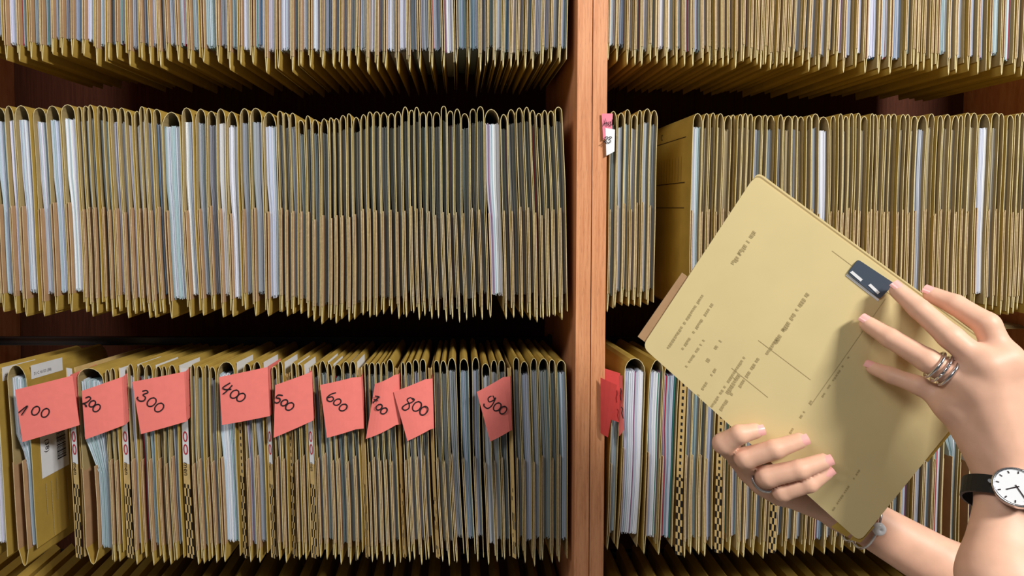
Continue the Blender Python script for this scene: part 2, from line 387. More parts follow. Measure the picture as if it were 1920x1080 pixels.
row('BL', [(152, 203, 51, ['mint'], {'pw': .022, 'lean': .001, 'label': 'wide open buff file with brown pocket under the 200 tag'}), (205, 227, 11, ['tan', 'grey'], {'sticker': stick()}), (248, 340, 16, ['white', 'grey', 'white', 'mint', 'tan'], {'sticker': stick()}),
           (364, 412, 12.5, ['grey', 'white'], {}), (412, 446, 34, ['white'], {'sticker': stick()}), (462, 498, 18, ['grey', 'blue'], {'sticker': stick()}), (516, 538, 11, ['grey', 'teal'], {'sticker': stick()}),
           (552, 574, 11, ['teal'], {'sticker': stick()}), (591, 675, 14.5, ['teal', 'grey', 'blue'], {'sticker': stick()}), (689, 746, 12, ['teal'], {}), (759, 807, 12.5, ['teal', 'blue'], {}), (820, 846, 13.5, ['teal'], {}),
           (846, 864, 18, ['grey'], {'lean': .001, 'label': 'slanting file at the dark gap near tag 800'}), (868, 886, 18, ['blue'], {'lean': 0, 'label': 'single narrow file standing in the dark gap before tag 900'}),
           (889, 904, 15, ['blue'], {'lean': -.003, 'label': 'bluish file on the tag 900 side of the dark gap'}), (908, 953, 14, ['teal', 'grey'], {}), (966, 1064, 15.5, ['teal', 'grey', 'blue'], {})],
    BT, BB, **BK)
# low row, second bay
BRK = dict(drop=.016)
one('BR', 1143, 1157, 'mint', 'narrow file with light blue sheets beneath the folded red card', 712, 1030, lean=-.009, pw=.003, **BRK)
one('BR', 1164, 1202, 'white', 'overstuffed leaning file of loose white sheets beside the folded red card', 672, 1030, lean=-.011, bow=.0025, pw=.003, fill=1.0, rec=.002, **BRK)
row('BR', [(1212, 1268, 28, ['blue', 'white'], {'lean': -.004, 'accent': .14, 'label': None}), (1286, 1342, 14, ['blue', 'teal'], {'accent': .1}), (1358, 1444, 14.5, ['blue', 'grey'], {}), (1460, 1525, 16, ['blue', 'grey'], {}),
           (1525, 1690, 20, ['grey', 'blue'], {}), (1690, 1770, 22, ['mint', 'blue'], {}), (1770, 1830, 30, ['mint', 'white'], {'pw': .016}), (1830, 1975, 24, ['white', 'blue'], {})],
    [(1140, 676), (1920, 690)], [(1140, 1040), (1920, 1042)], accent=.05, drop=.016, jb=6)

# barcode sticker and print on the broad-faced file
so = special.location
def sface(yy, px_z): 
    z = px_z; return Vector((W(62, 870, 0).x+.0011+sbend(z)+.0006, sy0+yy, z-.018*yy/.255))
mb = MB(); zA, zB = W(90, 800, 0).z, W(90, 905, 0).z
q = [sface(.022, zA), sface(.10, zA), sface(.10, zB), sface(.022, zB)]
mb.add([Vector(p)-so for p in q]+[Vector(p)-so-Vector((.0004, 0, 0)) for p in q], [(0, 1, 2, 3), (4, 7, 6, 5), (0, 4, 5, 1), (1, 5, 6, 2), (2, 6, 7, 3), (3, 7, 4, 0)])
bs = mb.build('barcode_sticker', [M['white']], special); bs['label'] = 'white sticker with black barcode'
mb = MB(); z = zA-.012
while z > zB+.02:
    h = RND.choice([.0009, .0016, .0024]); q = [sface(.066, z), sface(.092, z), sface(.092, z-h), sface(.066, z-h)]
    mb.add([p-so+Vector((.0005, 0, 0)) for p in q], [(0, 1, 2, 3)]); z -= h+RND.choice([.0009, .0015])
tv, tf = text2d('3 (38)', .015)
mb.add([sface(.034+v, zA-.02-u)-so+Vector((.0005, 0, 0)) for u, v in tv], tf)
mb.build('barcode', [M['ink']], bs)
mb = MB()
for k, (yy, z0, z1) in enumerate([(.03, .0, .055), (.045, .0, .10), (.06, .0, .04), (.09, .01, .09)]):
    zz = zB-.012-z0
    while zz > zB-.012-z1:
        l = RND.uniform(.002, .005); q = [sface(yy, zz), sface(yy+.002, zz), sface(yy+.002, zz-l), sface(yy, zz-l)]
        mb.add([p-so for p in q], [(0, 1, 2, 3)]); zz -= l+.0012
mb.build('printed_text', [M['print']], special)['kind'] = 'stuff'

gap_file = [o for o in COL.objects if o.get('label') == 'file with pale blue paper whose printed side faces the gap'][0]
go = gap_file.location; gz1 = W(1296, 214, 0).z; gz0 = W(1296, 590, 0).z
gc = [c for c in gap_file.children if c.name.startswith('cover')][0]
lv = [v.co for v in gc.data.vertices if v.co.y < .01]; 
def gface(yy, z):      # left outer face of that file, following its bend
    near = [v for v in lv if abs(v.z+go.z-z) < .035]; x = min(v.x for v in (near or lv)); return Vector((x-.0005, yy, z-go.z))
mb = MB()
def rule(y1, z1, y2, z2, t=.0005):
    if abs(y1-y2) > abs(z1-z2): q = [(y1, z1-t), (y2, z2-t), (y2, z2+t), (y1, z1+t)]
    else: q = [(y1-t, z1), (y2-t, z2), (y2+t, z2), (y1+t, z1)]
    mb.add([gface(*p) for p in q], [(0, 1, 2, 3)])
for z in (gz1-.035, gz1-.115, gz1-.16): rule(.03, z, .22, z, .0006)
for k in range(9): rule(.05+.016*k, gz1-.068, .05+.016*k, gz1-.112, .0003)
tv, tf = text2d('C', .016); mb.add([gface(.17-u, gz1-.028+v) for u, v in tv], tf)
mb.build('printed_form', [M['ink']], gap_file)['kind'] = 'stuff'
# files in the row below: only their dark tops reach into view
def dim_row(x0, x1, name, label):
    mb = MB(); x = x0
    while x < x1-.03:
        w = RND.uniform(.030, .046); zt = W(860, 1160, 0).z+RND.uniform(-.004, .004)
        pts = [(x+w*.8, zt-.33), (x+w*.8, zt-.01), (x+w*.55, zt), (x+w*.3, zt-.01), (x+w*.1, zt-.33)]
        sheet_sweep(mb, pts[::-1], .001, .09, .255, 0, 1, 2, .0); x += w
    o = mb.build(name, [M['yellow'], M['tan'], M['edge']], origin=((x0+x1)/2, .1, W(860, 1092, 0).z-.33)); o['kind'] = 'stuff'
    tag(o, label, 'file folders')
dim_row(LX0+.01, LX1, 'hanging_files', 'dim file tops below the row with red number tags')
dim_row(RX0+.004, RX1, 'hanging_files', 'dim file tops below the gripping hand and forearm')

# flat folder and card lying on the rail behind the thumb
for nm, pts, yy, m_, lab in (('loose_folder', [(1850, 604), (1990, 616), (2010, 650), (1880, 618)], (.20, .30), 'tan', 'buff folder lying flat above the rail behind the thumb'),
                             ('loose_card', [(1828, 586), (1876, 594), (1848, 606), (1826, 600)], (.22, .27), 'brown', 'reddish brown card lying above the rail near the thumb')):
    mb = MB(); z = W(1870, 610, .24).z+(.0 if m_ == 'tan' else .006)
    x0, x1 = W(pts[0][0], 610, .24).x, W(pts[1][0], 610, .24).x
    for k in range(4 if m_ == 'tan' else 1): mb.box(x0+.004*k, x1+.004*k, yy[0]+.003*k, yy[1], z+.0016*k, z+.0016*k+.0011)
    tag(mb.build(nm, [M[m_]], origin=((x0+x1)/2, yy[0], z)), lab, 'folder' if m_ == 'tan' else 'card')

# ------------------------------------------------------------------ numbered dividers with red tags
DIG = {'0': [[(.5, 1), (.15, .8), (0, .4), (.15, .08), (.45, 0), (.8, .15), (1, .55), (.85, .9), (.5, 1), (.4, .93)]],
 '1': [[(-.35, .15), (.65, 1), (.1, -.1)]], '2': [[(.15, .75), (.5, 1), (.8, .85), (.6, .45), (.1, .05), (.3, .2), (.7, -.1), (.6, .1)]],
 '3': [[(.25, .85), (.6, 1), (.85, .85), (.45, .58), (.8, .4), (.75, .1), (.35, 0), (0, .15), (.05, .3)]],
 '4': [[(.55, 1), (.0, .45), (.35, .35), (.9, .5)], [(.85, .85), (.55, .3), (.25, -.1)]],
 '5': [[(.85, 1), (.25, .92), (.15, .55), (.6, .6), (.8, .3), (.5, .02), (.05, .08)]],
 '6': [[(.75, 1), (.25, .7), (0, .3), (.2, .02), (.6, .02), (.8, .3), (.5, .5), (.1, .3)]],
 '7': [[(.1, .95), (.75, 1), (.45, .5), (.25, 0)], [(.1, .5), (.8, .55)]],
 '8': [[(.75, .85), (.45, 1), (.2, .8), (.5, .52), (.6, .2), (.3, 0), (.0, .15), (.25, .45), (.65, .65), (.85, .9), (.6, 1)]],
 '9': [[(.8, .75), (.5, 1), (.2, .75), (.4, .5), (.75, .7), (.85, .9), (.75, .3), (.45, 0), (.05, .12), (.0, .3)]]}
def smooth_line(p, n=5):
    out = []
    for i in range(len(p)-1):
        p0 = p[max(i-1, 0)]; p1 = p[i]; p2 = p[i+1]; p3 = p[min(i+2, len(p)-1)]
        for k in range(n):
            t = k/n
            out.append(tuple(.5*((2*p1[j])+(-p0[j]+p2[j])*t+(2*p0[j]-5*p1[j]+4*p2[j]-p3[j])*t*t+(-p0[j]+3*p1[j]-3*p2[j]+p3[j])*t**3) for j in (0, 1)))
    return out+[p[-1]]
def stroke_px(mb, line, wpx, proj, off):
    """ribbon along a pixel line, put on a surface by proj"""
    L = []; R = []
    for i, p in enumerate(line):
        a = line[max(i-1, 0)]; b = line[min(i+1, len(line)-1)]; dx, dy = b[0]-a[0], b[1]-a[1]; l = math.hypot(dx, dy) or 1
        L.append(proj(p[0]-dy/l*wpx/2, p[1]+dx/l*wpx/2)+off); R.append(proj(p[0]+dy/l*wpx/2, p[1]-dx/l*wpx/2)+off)
    n = len(line); mb.add(L+R, [(i, i+1, n+i+1, n+i) for i in range(n-1)])
def glyphs(mb, marks, proj, off, wpx=2.4):
    for ch, cx, cy, h, rot in marks:
        w = h*.8; c, s = math.cos(rot), math.sin(rot)
        for st in DIG[ch]:
            ln = []
            for u, v in smooth_line(st):
                a, b = (u-.5+.15*(v-.5))*w, (.5-v)*h
                ln.append((cx+a*c-b*s, cy+a*s+b*c))
            stroke_px(mb, ln, wpx, proj, off)
def grid_sheet(mb, corners, nu, nv, bulge, th=.0005):
    """bowed paper between four corners TL, TR, BR, BL with a back face"""
    TL, TR, BR, BL = [Vector(c) for c in corners]; n = (TR-TL).cross(BL-TL).normalized()
    if n.y > 0: n = -n
    P = []
    for j in range(nv+1):
        for i in range(nu+1):
            u, v = i/nu, j/nv
            P.append((TL*(1-u)+TR*u)*(1-v)+(BL*(1-u)+BR*u)*v + n*bulge*math.sin(math.pi*u))
    m = len(P); idx = lambda i, j: j*(nu+1)+i
    fs = [(idx(i, j), idx(i, j+1), idx(i+1, j+1), idx(i+1, j)) for i in range(nu) for j in range(nv)]
    mb.add(P+[p-n*th for p in P], fs+[tuple(m+k for k in f[::-1]) for f in fs])
    return n
TAGS = [
 ('100', [(28, 731), (136, 704), (149, 797), (42, 829)], [(181, 683), (153, 789)], [('1', 50, 768, 17, .1), ('0', 69, 769, 17, .15), ('0', 87, 773, 17, .15)], 140),
 ('200', [(153, 733), (228, 707), (233, 797), (160, 824)], [(247, 691), (244, 785)], [('2', 165, 751, 18, .3), ('0', 175, 756, 13, .3), ('0', 183, 764, 15, .3)], 238),
 ('300', [(248, 716), (345, 697), (350, 790), (264, 814)], [(362, 685), (360, 778)], [('3', 270, 741, 22, .25), ('0', 286, 753, 18, .35), ('0', 300, 763, 18, .35)], 352),
 ('400', [(411, 707), (502, 688), (506, 780), (416, 797)], [(526, 672), (508, 775)], [('4', 428, 727, 22, .25), ('0', 441, 738, 17, .35), ('0', 453, 744, 17, .35)], 507),
 ('500', [(516, 722), (585, 697), (588, 788), (513, 821)], [(596, 690), (591, 784)], [('5', 523, 747, 17, .3), ('0', 534, 754, 13, .4), ('0', 544, 761, 16, .4)], 583),
 ('600', [(600, 722), (661, 708), (667, 805), (613, 821)], [(687, 688), (681, 794)], [('6', 623, 743, 19, .3), ('0', 633, 753, 14, .5), ('0', 644, 763, 15, .5)], 682),
 ('700', [(703, 720), (740, 703), (742, 797), (686, 823)], [(755, 684), (751, 794)], [('7', 705, 748, 15, .3), ('0', 711, 761, 12, .4), ('0', 720, 768, 13, .4)], 752),
 ('800', [(738, 735), (798, 711), (807, 805), (764, 827)], [(807, 700), (815, 800)], [('8', 767, 757, 25, .2), ('0', 782, 761, 19, .2), ('0', 795, 769, 17, .2)], 814),
 ('900', [(894, 735), (944, 707), (956, 808), (919, 828)], [(953, 698), (964, 804)], [('9', 919, 753, 25, .2), ('0', 932, 762, 16, .2), ('0', 943, 768, 15, .2)], 960)]
PRINTED = {'100': 14, '200': 14, '300': 15, '400': 9, '500': 10}
def divider(num, cs, strip, marks, sx):
    wp = PRINTED.get(num, 5)
    pt, pb = 690, 1046
    x = W(sx, 868, 0).x; zt = W(sx, pt, 0).z; zb = W(sx, pb, 0).z; w = wp/F*CAMD
    base = Vector((x, 0, zb)); root = empty('divider_card', base); root['_o'] = base
    lean = lerp(LEAN['BL'], sx)
    X = lambda z: x+lean*((zt-z)/(zt-zb)-.5)+.0020*math.sin(sx/75.0)*math.sin(math.pi*(zt-z)/(zt-zb))
    mb = MB(); zs = [zt+(zb-zt)*k/10 for k in range(11)]
    sheet_sweep(mb, [(X(z)+w/2, z) for z in zs], .002, .004, .25, 0, 0, 0, .018)
    part(mb, 'card', [M['kraft']], root)
    # printed front strip of the cut-up carton: white head, lettering, check pattern
    mb = MB(); n = 46; nc = 4
    Y = lambda u: .002-.006*u
    def sp(u, z): return Vector((X(z)-w/2+w*u, Y(u), z))
    zw, zc = W(sx, 862, 0).z, W(sx, 905, 0).z
    for j in range(n):
        za, zd = zt+(zb-zt)*j/n, zt+(zb-zt)*(j+1)/n
        for i in range(nc):
            u0, u1 = i/nc, (i+1)/nc
            m_ = 1 if za > zw else (0 if za > zc else (2 if ((i+(j//2)*1+(j % 2)) % 2 == 0) else 0))
            if num in ('700', '800', '900') and m_ == 2 and RND.random() < .6: m_ = 0
            mb.add([sp(u0, za), sp(u1, za), sp(u1, zd), sp(u0, zd)], [(0, 1, 2, 3)], m_)
    mb.add([sp(0, zt)+Vector((-.0012, 0, 0)), sp(0, zt), sp(0, zb), sp(0, zb)+Vector((-.0012, 0, 0))], [(0, 1, 2, 3)], 0)
    fs = part(mb, 'printed_strip', [M['kraft'], M['white'] if num in PRINTED else M['kraft'], M['black']], root, 'carton strip with black check print')
    if num in PRINTED:
        mb = MB()
        for zc_ in (W(sx, 818, 0).z, W(sx, 842, 0).z):
            ring = [(.5+.36*math.cos(t), math.sin(t)*.0095) for t in [k*math.pi/8 for k in range(17)]]
            inn = [(.5+.20*math.cos(t), math.sin(t)*.0070) for t in [k*math.pi/8 for k in range(17)]]
            mb.add([sp(u, zc_+v)+Vector((0, -.0007, 0)) for u, v in ring+inn], [(k, k+1, 18+k, 17+k) for k in range(16)])
        mb.build('red_zeros', [M['redink']], fs, origin=base)
        tv, tf = text2d('men', w*1.0)
        mb = MB(); mb.add([sp(.12+v/w, zw-.004-u)+Vector((0, -.0007, 0)) for u, v in tv], tf)
        mb.build('black_lettering', [M['ink']], fs, origin=base)
    # the tag: front leaf and the stapled strip
    ya = -.016
    C = [W(cs[0][0], cs[0][1], ya-.004), W(cs[1][0], cs[1][1], ya), W(cs[2][0], cs[2][1], ya), W(cs[3][0], cs[3][1], ya-.006)]
    mb = MB(); n_ = grid_sheet(mb, C, 8, 4, .002 if num not in ('700',) else .006)
    def on_card(p):
        d = ray(*p); xc = X(W(p[0], p[1], 0).z)+w/2+(.0018 if sx < 860 else -.0018)
        t = xc/d.x; y = min(max(CAM.y+d.y*t, .003), .07); q = W(p[0], p[1], y); q.x = xc; return q
    e0, e1 = on_card(strip[0]), on_card(strip[1]); e0.y = max(e0.y, .012); e1.y = max(e1.y, .012)
    f0 = Vector((e0.x, -.012, C[1].z)); f1 = Vector((e1.x, -.012, C[2].z))          # where the strip turns the corner of the card
    grid_sheet(mb, [C[1], f0, f1, C[2]], 2, 4, 0)
    S = [f0, e0, e1, f1]
    grid_sheet(mb, S, 3, 4, 0)
    tg = part(mb, 'tag', [M['red']], root, 'red paper tag handwritten '+num)
    TLc = C[0]; nn = (C[1]-C[0]).cross(C[3]-C[0]).normalized()
    if nn.y > 0: nn = -nn
    mb = MB(); glyphs(mb, marks, lambda a, b: on_plane(a, b, (C[0]+C[2])/2, nn), nn*.0032 if num != '700' else nn*.0068)
    mb.build('handwritten_number', [M['ink']], tg, origin=base)
    for fr in (.22, .74):
        a = S[0]*.5+S[1]*.5; b = S[3]*.5+S[2]*.5; c = a*(1-fr)+b*fr; d = (S[1]-S[0]).normalized()*.005; e = Vector((.0008 if sx < 860 else -.0008, 0, 0)); k = Vector((0, 0, .0005))
        mb = MB(); mb.add([c-d+e-k, c+d+e-k, c+d+e+k, c-d+e+k], [(0, 1, 2, 3)]); mb.build('staple', [M['staple']], tg, origin=base)
    del root['_o']
    tag(root, {'100': 'carton divider with the widest red tag, number 100, beside the barcode file',
      '200': 'carton divider with red tag 200 over the wide-open brown pocket', '300': 'carton divider with square red tag 300 above a white strip with red zeros',
      '400': 'carton divider with level red tag 400 hanging over lilac and white paper', '500': 'carton divider with red tag 500, its upper corner rounded',
      '600': 'carton divider with red tag 600, next before the curled one', '700': 'carton divider with curled red tag, its digit seven half hidden',
      '800': 'carton divider with tilted red tag 800 lapping over the curled one', '900': 'carton divider with lone tilted red tag 900 past the dark gap'}[num], 'divider')
for t in TAGS: divider(*t)
# plain check-printed carton dividers without a tag
def strip_divider(px, label, wp=9, top=700, bot=1046, txt=True, group=None):
    x = W(px, 868, 0).x; zt = W(px, top, 0).z; zb = W(px, bot, 0).z; w = wp/F*CAMD
    base = Vector((x, 0, zb)); root = empty('divider_card', base); root['_o'] = base
    lean = lerp(LEAN['BL' if px < 1100 else 'BR'], px)
    X = lambda z: x+lean*((zt-z)/(zt-zb)-.5)+.0020*math.sin(px/75.0)*math.sin(math.pi*(zt-z)/(zt-zb))
    mb = MB(); sheet_sweep(mb, [(X(zt+(zb-zt)*k/10)+w/2, zt+(zb-zt)*k/10) for k in range(11)], .002, .004, .25, 0, 0, 0, .018); part(mb, 'card', [M['kraft']], root)
    mb = MB(); n = 56; zc = W(px, 890, 0).z
    for j in range(n):
        za, zd = zt+(zb-zt)*j/n, zt+(zb-zt)*(j+1)/n
        for i in range(3):
            m_ = 1 if ((za < zc and (i+j//2+j % 2) % 2 == 0) or (za >= zc and i == 1 and j % 2)) else 0
            u0, u1 = i/3, (i+1)/3
            mb.add([(X(za)-w/2+w*u0, .002-.006*u0, za), (X(za)-w/2+w*u1, .002-.006*u1, za), (X(zd)-w/2+w*u1, .002-.006*u1, zd), (X(zd)-w/2+w*u0, .002-.006*u0, zd)], [(0, 1, 2, 3)], m_)
    part(mb, 'printed_strip', [M['kraft'], M['black']], root); del root['_o']
    tag(root, label, 'divider', group)
strip_divider(454, 'untagged carton strip with black lettering below the level tag over lilac paper', 9)
strip_divider(545, 'thin untagged check-printed carton strip below the round-cornered tag', 7)
strip_divider(1277, 'check-printed carton strip nearest the folded red card', 10, 700, 1040)
strip_divider(1350, 'check-printed carton strip right behind the curled fingertips', 9, 700, 1036)
strip_divider(1452, 'check-printed carton strip behind the gripping hand', 9, 700, 1036)

# pink / white "23" tag on the upright
b = W(1140, 288, -.016); root = empty('shelf_tag', b); root['_o'] = b
mb = MB(); C = [W(1128, 213, -.016), W(1149, 213, -.014), W(1149, 290, -.014), W(1139, 291, -.016)]; C2 = [W(1128, 213, -.016), W(1149, 213, -.014), W(1147, 252, -.016), W(1131, 262, -.018)]
grid_sheet(mb, C2, 4, 3, .001); pk_ = part(mb, 'pink_slip', [M['pink']], root, 'pink paper slip')
mb = MB(); D_ = [W(1135, 240, -.0185), W(1153, 243, -.0165), W(1152, 284, -.0165), W(1137, 292, -.0185)]; grid_sheet(mb, D_, 4, 3, .001); wl = part(mb, 'white_slip', [M['white']], root, 'white paper slip numbered 23')
pn = Vector((0, -1, 0))
mb = MB(); glyphs(mb, [('2', 1136.0, 262, 12, .1), ('3', 1142.6, 262, 12, .1)], lambda a, c: on_plane(a, c, W(1143, 262, -.0205), pn), Vector((0, 0, 0)), 1.3); mb.build('handwritten_number', [M['ink']], wl, origin=b)
mb = MB()
for ln in ([(1132, 236), (1135, 222), (1138, 236)], [(1133, 231), (1138, 230)], [(1140, 236), (1140, 229), (1143, 229)], [(1146, 228), (1144, 231), (1146, 234), (1143, 236)], [(1148, 224), (1147.5, 236)]):
    stroke_px(mb, ln, 1.5, lambda a, c: on_plane(a, c, W(1138, 230, -.0195), pn), Vector((0, 0, 0)))
mb.build('handwritten_word', [M['ink']], pk_, origin=b); del root['_o']
tag(root, 'pink and white paper tag marked 23 on the beech upright', 'tag')

# folded red card by the upright
b = W(1140, 820, 0); root = empty('folded_card', b); root['_o'] = b
mb = MB(); grid_sheet(mb, [W(1126, 708, -.020), W(1157, 722, -.030), W(1140, 820, -.024), W(1126, 812, -.018)], 3, 4, .001); part(mb, 'front_leaf', [M['dred']], root)
mb = MB(); grid_sheet(mb, [W(1157, 704, -.004), W(1167, 704, -.014), W(1170, 806, -.012), W(1161, 818, -.006)], 3, 4, .0); sl = part(mb, 'side_leaf', [M['red']], root)
mb = MB(); grid_sheet(mb, [W(1131, 690, -.009), W(1163, 700, -.008), W(1161, 792, -.008), W(1131, 782, -.009)], 3, 4, .0); part(mb, 'back_leaf', [M['dred']], root)
mb = MB()
for ln in ([(1163, 727), (1164, 733), (1162, 741), (1163, 750)], [(1164, 762), (1167, 766), (1165, 774), (1168, 784)]):
    stroke_px(mb, ln, 1.8, lambda a, c: on_plane(a, c, W(1164, 755, -.0135), Vector((0, -1, 0))), Vector((0, -.002, 0)))
mb.build('handwriting', [M['ink']], sl, origin=b); del root['_o']
tag(root, 'folded red card sticking out beside the beech upright', 'card')

# ------------------------------------------------------------------ the held folder
HT, HR, HB, HL = (1415, 330), (1886, 676), (1612, 1016), (1204, 650)
def D2(p, d): return W(p[0], p[1], d-CAMD)
PT, PR, PL = D2(HT, .74), D2(HR, .70), D2(HL, .79)
HN = (PR-PT).cross(PL-PT).normalized()
if HN.y > 0: HN = -HN
def H(px, py, off=0.0): return on_plane(px, py, PT, HN)+HN*off      # a point on the front cover, off metres towards the viewer
PB = H(*HB)
hb = (PT+PR+PL+PB)/4
root = empty('held_folder', PB); root['_o'] = PB
def slab(mb, px, o0, o1, mi=0, edge=None):
    a = [H(x, y, o0) for x, y in px]; c = [p+HN*(o1-o0) for p in a]; n = len(px)
    mb.add(a+c, [tuple(range(n, 2*n))], mi); mb.add(a+c, [tuple(range(n-1, -1, -1))], mi)
    mb.add(a+c, [(i, (i+1) % n, n+(i+1) % n, n+i) for i in range(n)], edge if edge is not None else mi)
def rounded(ps, r=14, k=5):
    out = []
    for i, p in enumerate(ps):
        a = Vector(ps[i-1]); c = Vector(ps[(i+1) % len(ps)]); p = Vector(p)
        d1 = (a-p).normalized()*r; d2 = (c-p).normalized()*r
        for j in range(k+1):
            t = j/k; out.append(tuple((p+d1)*(1-t)**2+p*2*t*(1-t)+(p+d2)*t*t))
    return out
mb = MB(); slab(mb, rounded([HT, HR, HB, HL], 16), -.0012, 0, 0, 1); fcov = part(mb, 'front_cover', [M['heldcard'], M['edge']], root)
for k, o in enumerate((-.004, -.0075, -.011)):
    s = 4+3*k
    mb = MB(); slab(mb, rounded([(HT[0]+s, HT[1]-s*.9+2), (HR[0]+s*.5, HR[1]-s*.8), (HB[0]+2, HB[1]-6), (HL[0]+14, HL[1]-2)], 14), o-.001, o, 0, 1); part(mb, 'inner_leaf', [M['tan'] if k % 2 else M['heldcard'], M['edge']], root)
mb = MB(); slab(mb, [(HT[0]+6, HT[1]+10), (HR[0]-12, HR[1]+6), (HB[0]-4, HB[1]-22), (HL[0]+30, HL[1]-4)], -.0155, -.0118, 0); part(mb, 'paper_stack', [M['white']], root)
mb = MB(); slab(mb, rounded([(HT[0]+12, HT[1]-5), (HR[0]+4, HR[1]-6), (HB[0]+4, HB[1]+4), (HL[0]+2, HL[1]+2)], 16), -.0175, -.0162, 0, 1); part(mb, 'back_cover', [M['yellow'], M['edge']], root)
mb = MB(); slab(mb, [(1279, 512), (1322, 543), (1236, 662), (1196, 632)], -.0032, -.0016, 0, 1); part(mb, 'pocket', [M['brown'], M['bedge']], root, 'brown pocket edge')
for px in ([(1560, 990), (1590, 968), (1612, 990), (1588, 1008)], [(1596, 1014), (1613, 985), (1630, 978), (1640, 990), (1614, 1019)], [(1730, 860), (1776, 806), (1786, 812), (1740, 868)]):
    mb = MB(); slab(mb, px, -.0030, -.0014, 0); part(mb, 'corner_fold', [M['yellow']], root)
mb = MB(); slab(mb, rounded([(1608, 486), (1676, 531), (1648, 560), (1588, 512)], 5, 3), .0002, .0022, 0); cl = part(mb, 'clip', [M['clip']], root, 'blue-grey filing clip')
for px in ([(1592, 510), (1597, 507), (1616, 523), (1612, 527)], [(1626, 534), (1631, 531), (1648, 547), (1644, 551)]):
    mb = MB(); slab(mb, px, .0023, .0027, 0); mb.build('slot', [M['white']], cl, origin=PB)
mb = MB(); slab(mb, [(1588, 513), (1648, 561), (1646, 565), (1586, 517)], .0002, .0006, 0); part(mb, 'clip_underlay', [M['white']], root)
# faded print: rows of ticks and thin form rules
mb = MB(); ed = Vector((HL[0]-HT[0], HL[1]-HT[1])).normalized(); ex = Vector((HR[0]-HT[0], HR[1]-HT[1])).normalized()
rr = random.Random(4)
for (a, l, hh, dn) in [((1412, 432), 66, 9, .7), ((1392, 460), 40, 7, .7), ((1316, 552), 120, 6, .75), ((1334, 568), 110, 6, .75), ((1318, 636), 60, 6, .75), ((1352, 632), 58, 8, .6), ((1340, 690), 60, 6, .7), ((1512, 548), 110, 9, .75), ((1470, 610), 60, 7, .6),
                       ((1394, 668), 110, 6, .75), ((1420, 670), 70, 7, .7), ((1384, 700), 50, 9, .85), ((1370, 735), 40, 7, .7), ((1590, 668), 90, 4, .5), ((1520, 750), 95, 5, .6), ((1610, 880), 90, 4, .5)]:
    t = 0
    while t < l:
        s = rr.uniform(2, 4.5)
        if rr.random() < dn:
            p = Vector(a)+ed*t; q = [p, p+ed*s, p+ed*s+ex*hh*rr.uniform(.6, 1), p+ex*hh*.8]
            mb.add([H(v.x, v.y, .0003) for v in q], [(0, 1, 2, 3)])
        t += s+rr.uniform(.8, 1.6)
for a, c in (((1422, 638), (1520, 712)), ((1372, 690), (1440, 745)), ((1372, 705), (1380, 712)), ((1660, 560), (1520, 760)), ((1560, 470), (1800, 650))):
    d = (Vector(c)-Vector(a)).normalized(); n2 = Vector((-d.y, d.x))*.45
    mb.add([H(*(Vector(v)+s*n2), .0003) for v, s in ((a, 1), (c, 1), (c, -1), (a, -1))], [(0, 1, 2, 3)])
mb.build('faded_print', [M['print']], fcov, origin=PB)['kind'] = 'stuff'
del root['_o']
tag(root, 'large buff paper folder held tilted in two hands', 'folder')

# ------------------------------------------------------------------ person: two arms as smooth distance fields
def seg_d(P, a, b, ra, rb):
    a = np.array(a, dtype=np.float32); b = np.array(b, dtype=np.float32); ab = b-a
    t = np.clip(((P-a)@ab)/max(float(ab@ab), 1e-9), 0, 1)
    return np.linalg.norm(P-(a+t[..., None]*ab), axis=-1)-(ra+(rb-ra)*t)
def smin(a, b, k):
    h = np.clip(.5+.5*(b-a)/k, 0, 1); return b*(1-h)+a*h-k*h*(1-h)
def surface_nets(field, lo, res):
    nx, ny, nz = field.shape; ins = field < 0
    acc = np.zeros((nx-1, ny-1, nz-1, 3), np.float32); cnt = np.zeros((nx-1, ny-1, nz-1), np.float32)
    cor = [(i, j, k) for i in (0, 1) for j in (0, 1) for k in (0, 1)]
    sl = lambda c: tuple(slice(o, o+n-1) for o, n in zip(c, (nx, ny, nz)))
    for a in cor:
        for ax in range(3):
            if a[ax]: continue
            b = list(a); b[ax] = 1; b = tuple(b)
            fa, fb = field[sl(a)], field[sl(b)]; m = (fa < 0) != (fb < 0)
            t = np.where(m, fa/np.where(m, fa-fb, 1), 0)
            for d in range(3): acc[..., d] += np.where(m, a[d]+(t if d == ax else 0), 0)
            cnt += m
    act = cnt > 0; idx = -np.ones(act.shape, int); idx[act] = np.arange(act.sum())
    base = np.argwhere(act).astype(np.float32); V = (base+acc[act]/cnt[act][:, None])*res+np.array(lo)
    faces = []
    for ax in range(3):
        s0 = [slice(1, -1)]*3; s1 = [slice(1, -1)]*3; s0[ax] = slice(0, -1); s1[ax] = slice(1, None)
        A, B = ins[tuple(s0)], ins[tuple(s1)]
        e = np.argwhere(A != B); u, v = [(1, 2), (2, 0), (0, 1)][ax]
        g = e.copy()
        for d in range(3):
            if d != ax: g[:, d] += 1
        def cell(du, dv): c = g.copy(); c[:, u] -= du; c[:, v] -= dv; return idx[c[:, 0], c[:, 1], c[:, 2]]
        q = np.stack([cell(1, 1), cell(0, 1), cell(0, 0), cell(1, 0)], 1)
        flip = ~A[tuple(e.T)]; q[flip] = q[flip][:, ::-1]; faces.append(q[(q >= 0).all(1)])
    return V, np.concatenate(faces)
